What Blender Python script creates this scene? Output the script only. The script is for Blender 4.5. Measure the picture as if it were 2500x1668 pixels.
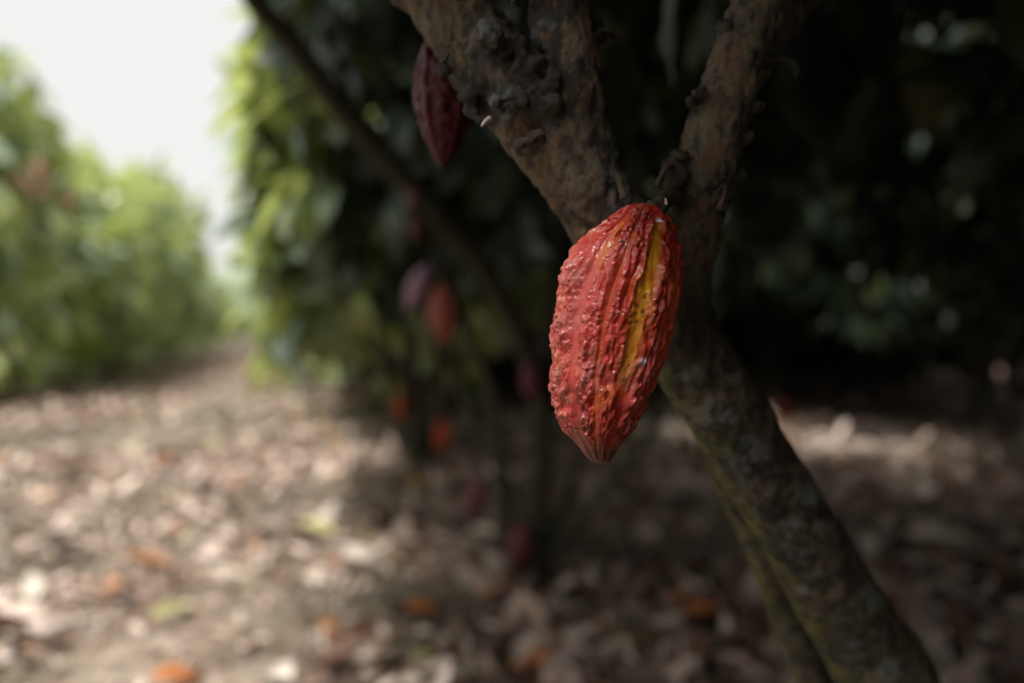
import bpy, math, random
import numpy as np
from mathutils import Vector

random.seed(7)
rng = np.random.default_rng(7)
sc = bpy.context.scene
for o in list(bpy.data.objects):
    bpy.data.objects.remove(o)
COL = sc.collection
R = math.radians

# ------------------------------------------------------------------ camera
CAM_H = 1.10
FPX = 2500 * 24.0 / 36.0           # focal length in pixels of the 2500 px wide photograph
PITCH = 19.0 / FPX                 # horizon lies a little above the centre
cd = bpy.data.cameras.new('camera')
cd.lens = 24.0
cd.sensor_width = 36.0
cd.clip_start = 0.02
cd.clip_end = 3000
cam = bpy.data.objects.new('camera', cd)
COL.objects.link(cam)
cam.location = (0, 0, CAM_H)
cam.rotation_euler = (R(90) - PITCH, 0, 0)
cd.dof.use_dof = True
cd.dof.focus_distance = 0.476
cd.dof.aperture_fstop = 1.5
cd.dof.aperture_blades = 0
sc.camera = cam

# ------------------------------------------------------------------ sky, sun, exposure
SUN_EL, SUN_AZ = R(58), R(205)     # azimuth clockwise from +Y
w = bpy.data.worlds.new('World')
sc.world = w
w.use_nodes = True
nt = w.node_tree
nt.nodes.clear()
sky = nt.nodes.new('ShaderNodeTexSky')
sky.sky_type = 'NISHITA'
sky.sun_disc = False
sky.sun_elevation = SUN_EL
sky.sun_rotation = SUN_AZ
sky.dust_density = 8.0
sky.air_density = 1.0
hs = nt.nodes.new('ShaderNodeHueSaturation')
hs.inputs['Saturation'].default_value = 0.85
mixc = nt.nodes.new('ShaderNodeMix')
mixc.data_type = 'RGBA'
mixc.inputs[0].default_value = 0.72
mixc.inputs[7].default_value = (9.1, 9.05, 8.6, 1)      # even white overcast veil
bg = nt.nodes.new('ShaderNodeBackground')
bg.inputs[1].default_value = 0.084
wo = nt.nodes.new('ShaderNodeOutputWorld')
nt.links.new(sky.outputs[0], hs.inputs['Color'])
nt.links.new(hs.outputs[0], mixc.inputs[6])
nt.links.new(mixc.outputs[2], bg.inputs[0])
nt.links.new(bg.outputs[0], wo.inputs[0])

sd = bpy.data.lights.new('sun', 'SUN')
sd.energy = 4.8
sd.angle = R(12)
sd.color = (1.0, 0.97, 0.92)
sun = bpy.data.objects.new('sun', sd)
COL.objects.link(sun)
sdir = Vector((math.sin(SUN_AZ) * math.cos(SUN_EL), math.cos(SUN_AZ) * math.cos(SUN_EL), math.sin(SUN_EL)))
sun.rotation_euler = sdir.to_track_quat('Z', 'Y').to_euler()
sun.location = (0, 0, 20)

sc.view_settings.view_transform = 'Standard'
sc.view_settings.look = 'None'
sc.view_settings.exposure = 0.60
sc.view_settings.gamma = 1.0
sc.cycles.use_denoising = True
sc.cycles.max_bounces = 7
sc.cycles.diffuse_bounces = 4
sc.cycles.glossy_bounces = 2
sc.cycles.transmission_bounces = 4
sc.cycles.caustics_reflective = False
sc.cycles.caustics_refractive = False
sc.cycles.sample_clamp_indirect = 4.0

# ------------------------------------------------------------------ helpers
_c, _s = math.cos(PITCH), math.sin(PITCH)


def P(px, py, d):
    """world point seen at photo pixel (px,py) at depth d metres"""
    x = (px - 1250) / FPX * d
    v = -(py - 834) / FPX * d
    return np.array([x, d * _c + v * _s, CAM_H - d * _s + v * _c])


def hash3(i, j, k, seed):
    n = (i.astype(np.int64) * 374761393 + j.astype(np.int64) * 668265263 + k.astype(np.int64) * 2147483647 + seed * 144665) & 0xffffffff
    n = ((n ^ (n >> 13)) * 1274126177) & 0xffffffff
    n = ((n ^ (n >> 16)) * 2246822519) & 0xffffffff
    n = n ^ (n >> 15)
    return (n & 0xffffff).astype(np.float64) / 0xffffff


def vnoise(p, seed=0):
    """value noise in 0..1; p is (N,3)"""
    f = np.floor(p)
    t = p - f
    t = t * t * t * (t * (t * 6 - 15) + 10)
    i, j, k = f[:, 0].astype(np.int64), f[:, 1].astype(np.int64), f[:, 2].astype(np.int64)
    r = 0
    for a in (0, 1):
        wa = t[:, 0] if a else 1 - t[:, 0]
        for b in (0, 1):
            wb = t[:, 1] if b else 1 - t[:, 1]
            for c in (0, 1):
                wc = t[:, 2] if c else 1 - t[:, 2]
                r = r + wa * wb * wc * hash3(i + a, j + b, k + c, seed)
    return r


def fbm(p, seed=0, oct=3, gain=0.5):
    r, a, tot = 0, 1.0, 0
    for o in range(oct):
        r = r + a * vnoise(p * (2.03 ** o) + 17.3 * o, seed + o)
        tot += a
        a *= gain
    return r / tot


def worley(p, seed=0):
    """distance to nearest jittered cell point, (N,3) -> N"""
    f = np.floor(p)
    best = np.full(len(p), 9.0)
    for a in (-1, 0, 1):
        for b in (-1, 0, 1):
            for c in (-1, 0, 1):
                g = f + np.array([a, b, c])
                gi = g.astype(np.int64)
                q = np.stack([hash3(gi[:, 0], gi[:, 1], gi[:, 2], seed + s) for s in (1, 2, 3)], 1) * 0.8 + 0.1
                best = np.minimum(best, np.sqrt(((g + q - p) ** 2).sum(1)))
    return best


def sstep(a, b, x):
    t = np.clip((x - a) / (b - a), 0, 1)
    return t * t * (3 - 2 * t)


def mesh_np(name, verts, faces, mat, colors=None, smooth=True):
    me = bpy.data.meshes.new(name)
    verts = np.asarray(verts, dtype=np.float32)
    faces = np.asarray(faces, dtype=np.int32)
    nf, k = faces.shape
    me.vertices.add(len(verts))
    me.vertices.foreach_set('co', verts.ravel())
    me.loops.add(nf * k)
    me.loops.foreach_set('vertex_index', faces.ravel())
    me.polygons.add(nf)
    me.polygons.foreach_set('loop_start', np.arange(0, nf * k, k, dtype=np.int32))
    me.polygons.foreach_set('use_smooth', np.full(nf, smooth, dtype=bool))
    me.update(calc_edges=True)
    me.validate()
    if colors is not None:
        ca = me.color_attributes.new('tint', 'FLOAT_COLOR', 'POINT')
        c4 = np.ones((len(verts), 4), dtype=np.float32)
        colors = np.asarray(colors)
        c4[:, :colors.shape[1]] = colors
        ca.data.foreach_set('color', c4.ravel())
    if mat:
        me.materials.append(mat)
    return me


def link(name, data, parent=None):
    o = bpy.data.objects.new(name, data)
    COL.objects.link(o)
    if parent:
        o.parent = parent
    return o


def tag(o, label=None, cat=None, group=None, kind=None):
    if label: o['label'] = label
    if cat: o['category'] = cat
    if group: o['group'] = group
    if kind: o['kind'] = kind
    return o


def empty(name, loc, rz=0.0, s=1.0):
    o = bpy.data.objects.new(name, None)
    COL.objects.link(o)
    o.location = loc
    o.rotation_euler = (0, 0, rz)
    o.scale = (s, s, s) if not isinstance(s, tuple) else s
    o.empty_display_size = 0.1
    return o


def catmull(pts, rad, n):
    """pts (K,3), rad (K) -> resampled, about n points"""
    pts = np.asarray(pts, float)
    rad = np.asarray(rad, float)
    K = len(pts)
    pe = np.vstack([2 * pts[0] - pts[1], pts, 2 * pts[-1] - pts[-2]])
    re = np.concatenate([[rad[0]], rad, [rad[-1]]])
    out, ro = [], []
    per = max(2, n // (K - 1))
    for i in range(K - 1):
        p0, p1, p2, p3 = pe[i:i + 4]
        for j in range(per):
            t = j / per
            out.append(0.5 * (2 * p1 + (p2 - p0) * t + (2 * p0 - 5 * p1 + 4 * p2 - p3) * t * t + (3 * p1 - p0 - 3 * p2 + p3) * t ** 3))
            ro.append(re[i + 1] * (1 - t) + re[i + 2] * t)
    out.append(pts[-1])
    ro.append(rad[-1])
    return np.array(out), np.array(ro)


def tube(pts, rad, seg=10, n=24, wob=0.0):
    c, r = catmull(pts, rad, n)
    M = len(c)
    tan = np.gradient(c, axis=0)
    tan /= np.linalg.norm(tan, axis=1)[:, None]
    ref = np.array([0.31, 0.9, 0.2])
    u = np.cross(tan, ref)
    u /= np.linalg.norm(u, axis=1)[:, None]
    v = np.cross(tan, u)
    a = np.linspace(0, 2 * math.pi, seg, endpoint=False)
    V = c[:, None, :] + r[:, None, None] * (np.cos(a)[None, :, None] * u[:, None, :] + np.sin(a)[None, :, None] * v[:, None, :])
    V = V.reshape(-1, 3)
    if wob:
        d = V - np.repeat(c, seg, 0)
        V = V + d * ((fbm(V / (r.mean() * 3), 5, 2) - 0.5) * wob * 2)[:, None]
    i = np.arange(M - 1)[:, None] * seg
    j = np.arange(seg)[None, :]
    jn = (j + 1) % seg
    F = np.stack([i + j, i + jn, i + seg + jn, i + seg + j], -1).reshape(-1, 4)
    # caps: fans of quads onto a centre vertex (degenerate-free pairs)
    V = np.vstack([V, c[0], c[-1]])
    ca, cb = len(V) - 2, len(V) - 1
    caps = []
    for q in range(0, seg, 2):
        caps.append([ca, (q + 2) % seg, q + 1, q])
        b = (M - 1) * seg
        caps.append([cb, b + q, b + q + 1, b + (q + 2) % seg])
    return V, np.vstack([F, np.array(caps)])


def ball(c, r, seg=10):
    c = np.asarray(c, float)
    ax = np.array([0, 0, 1.0])
    z = np.linspace(-0.98, 0.98, 7)
    pts = c + ax * (z * r)[:, None]
    return tube(pts, r * np.sqrt(1 - z ** 2), seg, 7)


def joinm(parts):
    V, F, o = [], [], 0
    for v, f in parts:
        V.append(v)
        F.append(f + o)
        o += len(v)
    return np.vstack(V), np.vstack(F)


# ------------------------------------------------------------------ materials
def new_mat(name):
    m = bpy.data.materials.new(name)
    m.use_nodes = True
    n = m.node_tree
    n.nodes.clear()
    out = n.nodes.new('ShaderNodeOutputMaterial')
    return m, n, out


def nd(n, t, **kw):
    x = n.nodes.new(t)
    for k, v in kw.items():
        if k.startswith('i_'):
            x.inputs[k[2:].replace('_', ' ')].default_value = v
        else:
            setattr(x, k, v)
    return x


def ramp(n, stops, interp='LINEAR'):
    r = n.nodes.new('ShaderNodeValToRGB')
    r.color_ramp.interpolation = interp
    els = r.color_ramp.elements
    els[0].position, els[0].color = stops[0][0], (*stops[0][1], 1)
    els[1].position, els[1].color = stops[-1][0], (*stops[-1][1], 1)
    for p, c in stops[1:-1]:
        e = els.new(p)
        e.color = (*c, 1)
    return r


def mixrgb(n, fac, a, b):
    m = n.nodes.new('ShaderNodeMix')
    m.data_type = 'RGBA'
    for sock, val in ((m.inputs[0], fac), (m.inputs[6], a), (m.inputs[7], b)):
        if hasattr(val, 'is_linked') or hasattr(val, 'links'):
            n.links.new(val, sock)
        elif isinstance(val, tuple):
            sock.default_value = (*val, 1) if len(val) == 3 else val
        else:
            sock.default_value = val
    return m.outputs[2]


def leaf_mat(name, stops, trans=(0.20, 0.30, 0.02), tmix=0.35, rough=0.38, spec=0.5, bright_clumps=None):
    m, n, out = new_mat(name)
    geo = nd(n, 'ShaderNodeNewGeometry')
    r = ramp(n, stops)
    n.links.new(geo.outputs['Random Per Island'], r.inputs[0])
    tc = nd(n, 'ShaderNodeTexCoord')
    ns = nd(n, 'ShaderNodeTexNoise', i_Scale=9.0, i_Detail=2.0)
    n.links.new(tc.outputs['Object'], ns.inputs['Vector'])
    dark = nd(n, 'ShaderNodeMapRange')
    dark.inputs[1].default_value = 0.3
    dark.inputs[2].default_value = 0.7
    dark.inputs[3].default_value = 0.75
    dark.inputs[4].default_value = 1.25
    n.links.new(ns.outputs[0], dark.inputs[0])
    mul = nd(n, 'ShaderNodeVectorMath', operation='SCALE')
    base = r.outputs[0]
    if bright_clumps:
        nf = nd(n, 'ShaderNodeTexNoise', i_Scale=1.5, i_Detail=2.0)
        n.links.new(tc.outputs['Object'], nf.inputs['Vector'])
        rf = ramp(n, [(0.49, (0, 0, 0)), (0.57, (0.85, 0.85, 0.85))])
        n.links.new(nf.outputs[0], rf.inputs[0])
        base = mixrgb(n, rf.outputs[0], base, bright_clumps)  # brighter clumps mixed into the leaf colour imitate sunlit highlights
    n.links.new(base, mul.inputs[0])
    n.links.new(dark.outputs[0], mul.inputs['Scale'])
    pb = nd(n, 'ShaderNodeBsdfPrincipled', i_Roughness=rough)
    pb.inputs['Specular IOR Level'].default_value = spec
    n.links.new(mul.outputs[0], pb.inputs['Base Color'])
    tr = nd(n, 'ShaderNodeBsdfTranslucent')
    tr.inputs[0].default_value = (*trans, 1)
    mx = nd(n, 'ShaderNodeMixShader')
    mx.inputs[0].default_value = tmix
    n.links.new(pb.outputs[0], mx.inputs[1])
    n.links.new(tr.outputs[0], mx.inputs[2])
    n.links.new(mx.outputs[0], out.inputs[0])
    return m


M_LEAF_LIT = leaf_mat('cacao_leaf_lit_green', [(0.0, (0.020, 0.038, 0.040)), (0.26, (0.045, 0.075, 0.070)), (0.34, (0.20, 0.27, 0.20)), (0.60, (0.32, 0.40, 0.30)), (0.80, (0.44, 0.53, 0.42)), (0.86, (0.38, 0.44, 0.14)), (1.0, (0.48, 0.50, 0.16))],
                  trans=(0.62, 0.70, 0.20), tmix=0.40, rough=0.28, spec=0.9, bright_clumps=(0.50, 0.56, 0.22))  # lit copy: pale tones stand for sun and sky glints
M_LEAF_SHADED = leaf_mat('cacao_leaf_shaded', [(0.0, (0.010, 0.018, 0.014)), (0.7, (0.018, 0.030, 0.016)), (1.0, (0.055, 0.062, 0.022))],
                       trans=(0.07, 0.09, 0.015), tmix=0.14, rough=0.40, spec=0.22)  # leaf colour darkened to stand for the shade of the grove
M_LEAF_LIT_ALLEY = leaf_mat('cacao_leaf_lit_alley', [(0.0, (0.025, 0.045, 0.045)), (0.30, (0.06, 0.095, 0.085)), (0.40, (0.20, 0.27, 0.22)), (0.70, (0.34, 0.43, 0.37)), (0.80, (0.38, 0.45, 0.15)), (1.0, (0.50, 0.54, 0.17))],
                        trans=(0.56, 0.64, 0.18), tmix=0.38, rough=0.30, spec=0.7)  # leaf colour lightened for the sunlit alley side
M_LEAF_HALF_SHADED = leaf_mat('cacao_leaf_half_shaded', [(0.0, (0.022, 0.040, 0.038)), (0.6, (0.048, 0.080, 0.068)), (0.85, (0.10, 0.145, 0.125)), (1.0, (0.22, 0.28, 0.24))],
                      trans=(0.16, 0.20, 0.05), tmix=0.22, rough=0.34, spec=0.6)  # dimmer copy of the leaf, half shade put into its colour
M_FLUSH = leaf_mat('young_red_leaf', [(0.0, (0.24, 0.12, 0.08)), (1.0, (0.32, 0.20, 0.13))], trans=(0.34, 0.18, 0.10), tmix=0.4)
M_LITTER = leaf_mat('dry_leaf', [(0.0, (0.040, 0.027, 0.024)), (0.25, (0.18, 0.088, 0.054)), (0.42, (0.37, 0.27, 0.22)), (0.7, (0.62, 0.50, 0.435)),
                                 (0.91, (0.60, 0.50, 0.42)), (0.935, (0.36, 0.17, 0.08)), (0.955, (0.30, 0.13, 0.06)), (0.97, (0.33, 0.30, 0.12)), (1.0, (0.55, 0.50, 0.44))],
                    trans=(0.25, 0.15, 0.07), tmix=0.12, rough=0.6, spec=0.35)


def plain_leaf(name, col):
    return leaf_mat(name, [(0.0, col), (1.0, col)], trans=tuple(c * 0.8 for c in col), tmix=0.15, rough=0.5)


M_ORANGE = plain_leaf('orange_dry_leaf', (0.42, 0.15, 0.045))
M_RUST = plain_leaf('rust_dry_leaf', (0.36, 0.12, 0.05))
M_YEL = plain_leaf('yellow_dry_leaf', (0.55, 0.36, 0.10))
M_PALE = plain_leaf('pale_dry_leaf', (0.66, 0.57, 0.48))
M_OLIVE = plain_leaf('olive_dry_leaf', (0.36, 0.34, 0.15))


def bark_mat(name, fine=True, base_a=(0.050, 0.032, 0.018), base_b=(0.125, 0.078, 0.040), lichen=0.62):
    m, n, out = new_mat(name)
    tc = nd(n, 'ShaderNodeTexCoord')
    v = tc.outputs['Object']
    n1 = nd(n, 'ShaderNodeTexNoise', i_Scale=38.0, i_Detail=5.0, i_Roughness=0.65)
    n.links.new(v, n1.inputs['Vector'])
    r1 = ramp(n, [(0.32, base_a), (0.5, tuple((a + b) / 2 for a, b in zip(base_a, base_b))), (0.68, base_b)])
    n.links.new(n1.outputs[0], r1.inputs[0])
    n2 = nd(n, 'ShaderNodeTexNoise', i_Scale=16.0, i_Detail=4.0, i_Roughness=0.6)
    n.links.new(v, n2.inputs['Vector'])
    r2 = ramp(n, [(lichen, (0, 0, 0)), (lichen + 0.07, (1, 1, 1))])
    n.links.new(n2.outputs[0], r2.inputs[0])
    n3 = nd(n, 'ShaderNodeTexNoise', i_Scale=120.0, i_Detail=3.0)
    n.links.new(v, n3.inputs['Vector'])
    r3 = ramp(n, [(0.35, (0.045, 0.050, 0.050)), (0.7, (0.20, 0.22, 0.22))])
    n.links.new(n3.outputs[0], r3.inputs[0])
    c = mixrgb(n, r2.outputs[0], r1.outputs[0], r3.outputs[0])
    if fine:
        at = nd(n, 'ShaderNodeVertexColor')
        at.layer_name = 'tint'
        sep = nd(n, 'ShaderNodeSeparateColor')
        n.links.new(at.outputs[0], sep.inputs[0])
        # r = crust and dark bark, g = moss, b = warm scar
        c = mixrgb(n, sep.outputs[1], c, (0.14, 0.140, 0.036))
        c = mixrgb(n, sep.outputs[2], c, (0.20, 0.115, 0.06))
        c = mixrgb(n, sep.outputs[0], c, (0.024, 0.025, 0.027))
        c = mixrgb(n, at.outputs['Alpha'], c, (0.27, 0.31, 0.30))
    pb = nd(n, 'ShaderNodeBsdfPrincipled', i_Roughness=0.75)
    pb.inputs['Specular IOR Level'].default_value = 0.2
    n.links.new(c, pb.inputs['Base Color'])
    n4 = nd(n, 'ShaderNodeTexNoise', i_Scale=190.0, i_Detail=6.0, i_Roughness=0.75)
    n.links.new(v, n4.inputs['Vector'])
    bp = nd(n, 'ShaderNodeBump', i_Strength=1.0, i_Distance=0.004)
    n.links.new(n4.outputs[0], bp.inputs['Height'])
    n.links.new(bp.outputs[0], pb.inputs['Normal'])
    n.links.new(pb.outputs[0], out.inputs[0])
    return m


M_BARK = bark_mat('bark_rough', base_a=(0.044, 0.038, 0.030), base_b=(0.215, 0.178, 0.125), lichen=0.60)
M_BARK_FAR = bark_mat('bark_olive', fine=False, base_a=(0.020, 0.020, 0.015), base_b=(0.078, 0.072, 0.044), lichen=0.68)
M_TWIG = bark_mat('dry_twig', fine=False, base_a=(0.030, 0.024, 0.018), base_b=(0.15, 0.12, 0.08), lichen=0.7)
M_TWIG_DARK = bark_mat('dark_twig', fine=False, base_a=(0.012, 0.012, 0.012), base_b=(0.04, 0.035, 0.03), lichen=0.8)


def pod_mat(name, near=False):
    m, n, out = new_mat(name)
    at = nd(n, 'ShaderNodeVertexColor')
    at.layer_name = 'tint'
    pb = nd(n, 'ShaderNodeBsdfPrincipled')
    c = at.outputs[0]
    tc = nd(n, 'ShaderNodeTexCoord')
    if near:
        n1 = nd(n, 'ShaderNodeTexNoise', i_Scale=420.0, i_Detail=4.0, i_Roughness=0.7)
        n.links.new(tc.outputs['Object'], n1.inputs['Vector'])
        r1 = ramp(n, [(0.64, (0, 0, 0)), (0.78, (1, 1, 1))])
        n.links.new(n1.outputs[0], r1.inputs[0])
        mu = nd(n, 'ShaderNodeMath', operation='MULTIPLY')
        mu.inputs[1].default_value = 0.55
        n.links.new(r1.outputs[0], mu.inputs[0])
        c = mixrgb(n, mu.outputs[0], c, (0.10, 0.03, 0.02))
        n2 = nd(n, 'ShaderNodeTexNoise', i_Scale=60.0, i_Detail=3.0)
        n.links.new(tc.outputs['Object'], n2.inputs['Vector'])
        mr = nd(n, 'ShaderNodeMapRange')
        mr.inputs[1].default_value = 0.3
        mr.inputs[2].default_value = 0.7
        mr.inputs[3].default_value = 0.27
        mr.inputs[4].default_value = 0.44
        n.links.new(n2.outputs[0], mr.inputs[0])
        n.links.new(mr.outputs[0], pb.inputs['Roughness'])
        n3 = nd(n, 'ShaderNodeTexNoise', i_Scale=900.0, i_Detail=3.0)
        n.links.new(tc.outputs['Object'], n3.inputs['Vector'])
        bp = nd(n, 'ShaderNodeBump', i_Strength=0.25, i_Distance=0.0006)
        n.links.new(n3.outputs[0], bp.inputs['Height'])
        n.links.new(bp.outputs[0], pb.inputs['Normal'])
    else:
        pb.inputs['Roughness'].default_value = 0.55
    pb.inputs['Coat Weight'].default_value = 0.18 if near else 0.0
    if not near: pb.inputs['Specular IOR Level'].default_value = 0.3
    pb.inputs['Coat Roughness'].default_value = 0.2
    n.links.new(c, pb.inputs['Base Color'])
    n.links.new(pb.outputs[0], out.inputs[0])
    return m


M_POD = pod_mat('ripe_pod_skin', True)
M_POD_FAR = pod_mat('pod_skin')

# ground
m, n, out = new_mat('soil')
tc = nd(n, 'ShaderNodeTexCoord')
v = tc.outputs['Object']
a1 = nd(n, 'ShaderNodeTexNoise', i_Scale=2.2, i_Detail=6.0, i_Roughness=0.65)
n.links.new(v, a1.inputs['Vector'])
ra = ramp(n, [(0.3, (0.045, 0.036, 0.026)), (0.5, (0.085, 0.070, 0.045)), (0.7, (0.130, 0.112, 0.070))])
n.links.new(a1.outputs[0], ra.inputs[0])
a2 = nd(n, 'ShaderNodeTexVoronoi', i_Scale=7.5)
n.links.new(v, a2.inputs['Vector'])
rb = ramp(n, [(0.0, (0.12, 0.08, 0.055)), (0.45, (0.28, 0.20, 0.15)), (1.0, (0.46, 0.37, 0.30))])
n.links.new(a2.outputs['Color'], rb.inputs[0])
a3 = nd(n, 'ShaderNodeTexNoise', i_Scale=1.1, i_Detail=3.0)
n.links.new(v, a3.inputs['Vector'])
rc = ramp(n, [(0.42, (0, 0, 0)), (0.60, (1, 1, 1))])
n.links.new(a3.outputs[0], rc.inputs[0])
mm = nd(n, 'ShaderNodeMath', operation='MULTIPLY')
mm.inputs[1].default_value = 0.55
n.links.new(rc.outputs[0], mm.inputs[0])
cg = mixrgb(n, mm.outputs[0], ra.outputs[0], rb.outputs[0])
pb = nd(n, 'ShaderNodeBsdfPrincipled', i_Roughness=0.9)
n.links.new(cg, pb.inputs['Base Color'])
bb = nd(n, 'ShaderNodeTexNoise', i_Scale=30.0, i_Detail=6.0)
n.links.new(v, bb.inputs['Vector'])
bp = nd(n, 'ShaderNodeBump', i_Strength=0.6, i_Distance=0.03)
n.links.new(bb.outputs[0], bp.inputs['Height'])
n.links.new(bp.outputs[0], pb.inputs['Normal'])
n.links.new(pb.outputs[0], out.inputs[0])
M_SOIL = m


# ------------------------------------------------------------------ ground
def gh(x, y):
    x = np.asarray(x, float)
    y = np.asarray(y, float)
    p = np.stack([x.ravel(), y.ravel(), np.zeros(x.size)], 1)
    h = (fbm(p * 0.45, 31, 3) - 0.5) * 0.22 + (fbm(p * 2.1, 41, 2) - 0.5) * 0.05
    fade = np.clip(1.3 - np.hypot(p[:, 0], p[:, 1]) / 90.0, 0, 1)
    return (h * fade).reshape(x.shape)


gx = np.sinh(np.linspace(-7.6, 7.6, 321)) * 1.2
gy = np.sinh(np.linspace(-7.6, 7.6, 321)) * 1.2 + 3
GX, GY = np.meshgrid(gx, gy)
GZ = gh(GX, GY)
V = np.stack([GX.ravel(), GY.ravel(), GZ.ravel()], 1)
i = np.arange(320)[:, None] * 321
j = np.arange(320)[None, :]
F = np.stack([i + j, i + j + 1, i + 321 + j + 1, i + 321 + j], -1).reshape(-1, 4)
g = link('ground', mesh_np('ground', V, F, M_SOIL))
tag(g, 'bare olive brown plantation soil under the fallen leaves', None, None, 'structure')

# ------------------------------------------------------------------ leaves
S = np.array([0.0, 0.07, 0.2, 0.38, 0.58, 0.78, 0.92, 1.0])
WD = np.array([0.010, 0.055, 0.148, 0.195, 0.188, 0.120, 0.040, 0.003])


def leaf_mesh(pos, d, up, L, bend, fold, twist=None, wide=1.0):
    """one curved, folded leaf blade per row of pos"""
    N = len(pos)
    d = d / np.linalg.norm(d, axis=1)[:, None]
    x = np.cross(d, up)
    x /= (np.linalg.norm(x, axis=1)[:, None] + 1e-9)
    z = np.cross(x, d)
    K = len(S)
    ds = np.diff(S, prepend=0)
    ang = bend[:, None] * S[None, :]
    Y = np.cumsum(np.cos(ang) * ds, 1)
    Z = -np.cumsum(np.sin(ang) * ds, 1)
    wv = WD[None, :] * wide
    ws = wv * np.ones((N, 1))
    wav = 0.02 * np.sin(S[None, :] * 14 + pos[:, :1] * 50)
    V = np.empty((N, K, 3, 3))
    for q, sx in enumerate((-1, 0, 1)):
        lx = sx * ws * np.cos(fold)[:, None]
        lz = abs(sx) * ws * np.sin(fold)[:, None] + (abs(sx) * wav * (sx + 0.3))
        V[:, :, q] = (pos[:, None] + L[:, None, None] * (lx[..., None] * x[:, None] + Y[..., None] * d[:, None] + (Z + lz)[..., None] * z[:, None]))
    V = V.reshape(-1, 3)
    f = []
    for k in range(K - 1):
        for q in (0, 1):
            f.append([k * 3 + q, k * 3 + q + 1, k * 3 + 3 + q + 1, k * 3 + 3 + q])
    f = np.array(f)
    F = (f[None] + (np.arange(N) * K * 3)[:, None, None]).reshape(-1, 4)
    return V, F


def sprays(tips, outd, per=6, Lm=0.24, r=None, droop=0.75, face=0.5, wide=1.0):
    r = r or rng
    N = len(tips)
    t = np.repeat(tips, per, 0) + r.normal(0, 0.05, (N * per, 3))
    o = np.repeat(outd, per, 0)
    d = o * 0.7 + r.normal(0, 0.65, (N * per, 3)) + np.array([0, 0, -droop])
    up = np.array([0, 0, 1.0]) + o * face + r.normal(0, 0.35, (N * per, 3))
    L = Lm * r.uniform(0.65, 1.25, N * per)
    return leaf_mesh(t, d, up, L, r.uniform(0.1, 1.1, N * per), r.uniform(0.05, 0.5, N * per), wide=wide)


def crown_tips(n, ax, seed, low=-1.0, power=0.42, gap=0.42):
    r = np.random.default_rng(seed)
    d = r.normal(size=(n * 3, 3))
    d /= np.linalg.norm(d, axis=1)[:, None]
    rad = r.uniform(0, 1, n * 3) ** power
    lump = 0.62 + 0.75 * fbm(d * 2.4 + seed, seed, 2)
    p = d * (rad * lump)[:, None]
    keep = (fbm(p * 2.5 + 5.5, seed + 9, 2) > gap) & (p[:, 2] > low)
    p, d = p[keep][:n], d[keep][:n]
    return p * np.array(ax), d


def stems(specs, seg=10, n=20, wob=0.10):
    return joinm([tube(p, r, seg, n, wob) for p, r in specs])


# generic crown variants and trunks (local coordinates, base at origin)
def variant(seed, n=850, ax=(1.95, 1.95, 2.15), cz=3.35, mat=M_LEAF_LIT, Lm=0.25, gap=0.40, skirt=0, power=0.42, face=0.5):
    tips, o = crown_tips(n, ax, seed, low=-0.92, gap=gap, power=power)
    if skirt:
        rs = np.random.default_rng(seed + 50)
        a = rs.uniform(0, 2 * math.pi, skirt)
        rr = 1.9 * rs.uniform(0.2, 1, skirt) ** 0.5
        tips = np.vstack([tips, np.stack([rr * np.cos(a), rr * np.sin(a), rs.uniform(0.5, 1.9, skirt) - cz], 1)])
        o = np.vstack([o, np.stack([np.cos(a), np.sin(a), 0 * a], 1)])
    V, F = sprays(tips + np.array([0, 0, cz]), o, 6, Lm, np.random.default_rng(seed + 3), face=face)
    crown = mesh_np('crown', V, F, mat)
    r = random.Random(seed)
    sp = []
    nst = r.choice([2, 3, 3])
    for k in range(nst):
        a = k * 2 * math.pi / nst + r.uniform(-0.6, 0.6)
        l1, l2 = r.uniform(0.15, 0.3), r.uniform(0.6, 0.95)
        c, s_ = math.cos(a), math.sin(a)
        sp.append(([(0.02 * c, 0.02 * s_, -0.1), (0.06 * c, 0.06 * s_, 0.35), (l1 * c, l1 * s_, 1.2), (l2 * c * 0.8, l2 * s_ * 0.8, 2.3), (l2 * c * 1.5, l2 * s_ * 1.5, 3.9)],
                   (0.075, 0.062, 0.050, 0.038, 0.014)))
        for b in range(2):
            t = r.uniform(0, 6.28)
            sp.append(([(l1 * c, l1 * s_, 1.25 + 0.5 * b), (l1 * c + 0.5 * math.cos(t), l1 * s_ + 0.5 * math.sin(t), 2.1 + 0.3 * b),
                        (l1 * c + 1.2 * math.cos(t), l1 * s_ + 1.2 * math.sin(t), 3.0 + 0.4 * b)], (0.032, 0.022, 0.010)))
    V, F = stems(sp)
    return crown, mesh_np('trunk', V, F, M_BARK_FAR)


VAR_L = [variant(s, n=380, ax=(2.0, 2.0, 2.6), cz=2.95, mat=M_LEAF_LIT, Lm=0.58, gap=0.44, skirt=25, power=0.27, face=1.3) for s in (101, 102, 103)]
VAR_M = [variant(s, n=800, ax=(1.9, 1.9, 2.4), cz=3.2, mat=M_LEAF_LIT, gap=0.43, Lm=0.38, power=0.3, face=1.2, skirt=45) for s in (104, 105)]
VAR_S = [variant(s, n=700, ax=(2.2, 2.2, 2.3), cz=2.9, mat=M_LEAF_SHADED, gap=0.34, Lm=0.32, skirt=260) for s in (121, 122)]
VAR_D = [variant(s, n=1400, ax=(2.35, 2.35, 2.25), cz=2.95, mat=M_LEAF_SHADED, gap=0.34) for s in (111, 112, 113)]


def row_tree(x, y, var, rz, s, label, group):
    z = float(gh(x, y))
    t = tag(empty('cacao_tree', (x, y, z - 0.03), rz, s), label, 'tree', group)
    link('trunk', var[1], t)
    link('crown', var[0], t)
    return t


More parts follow.
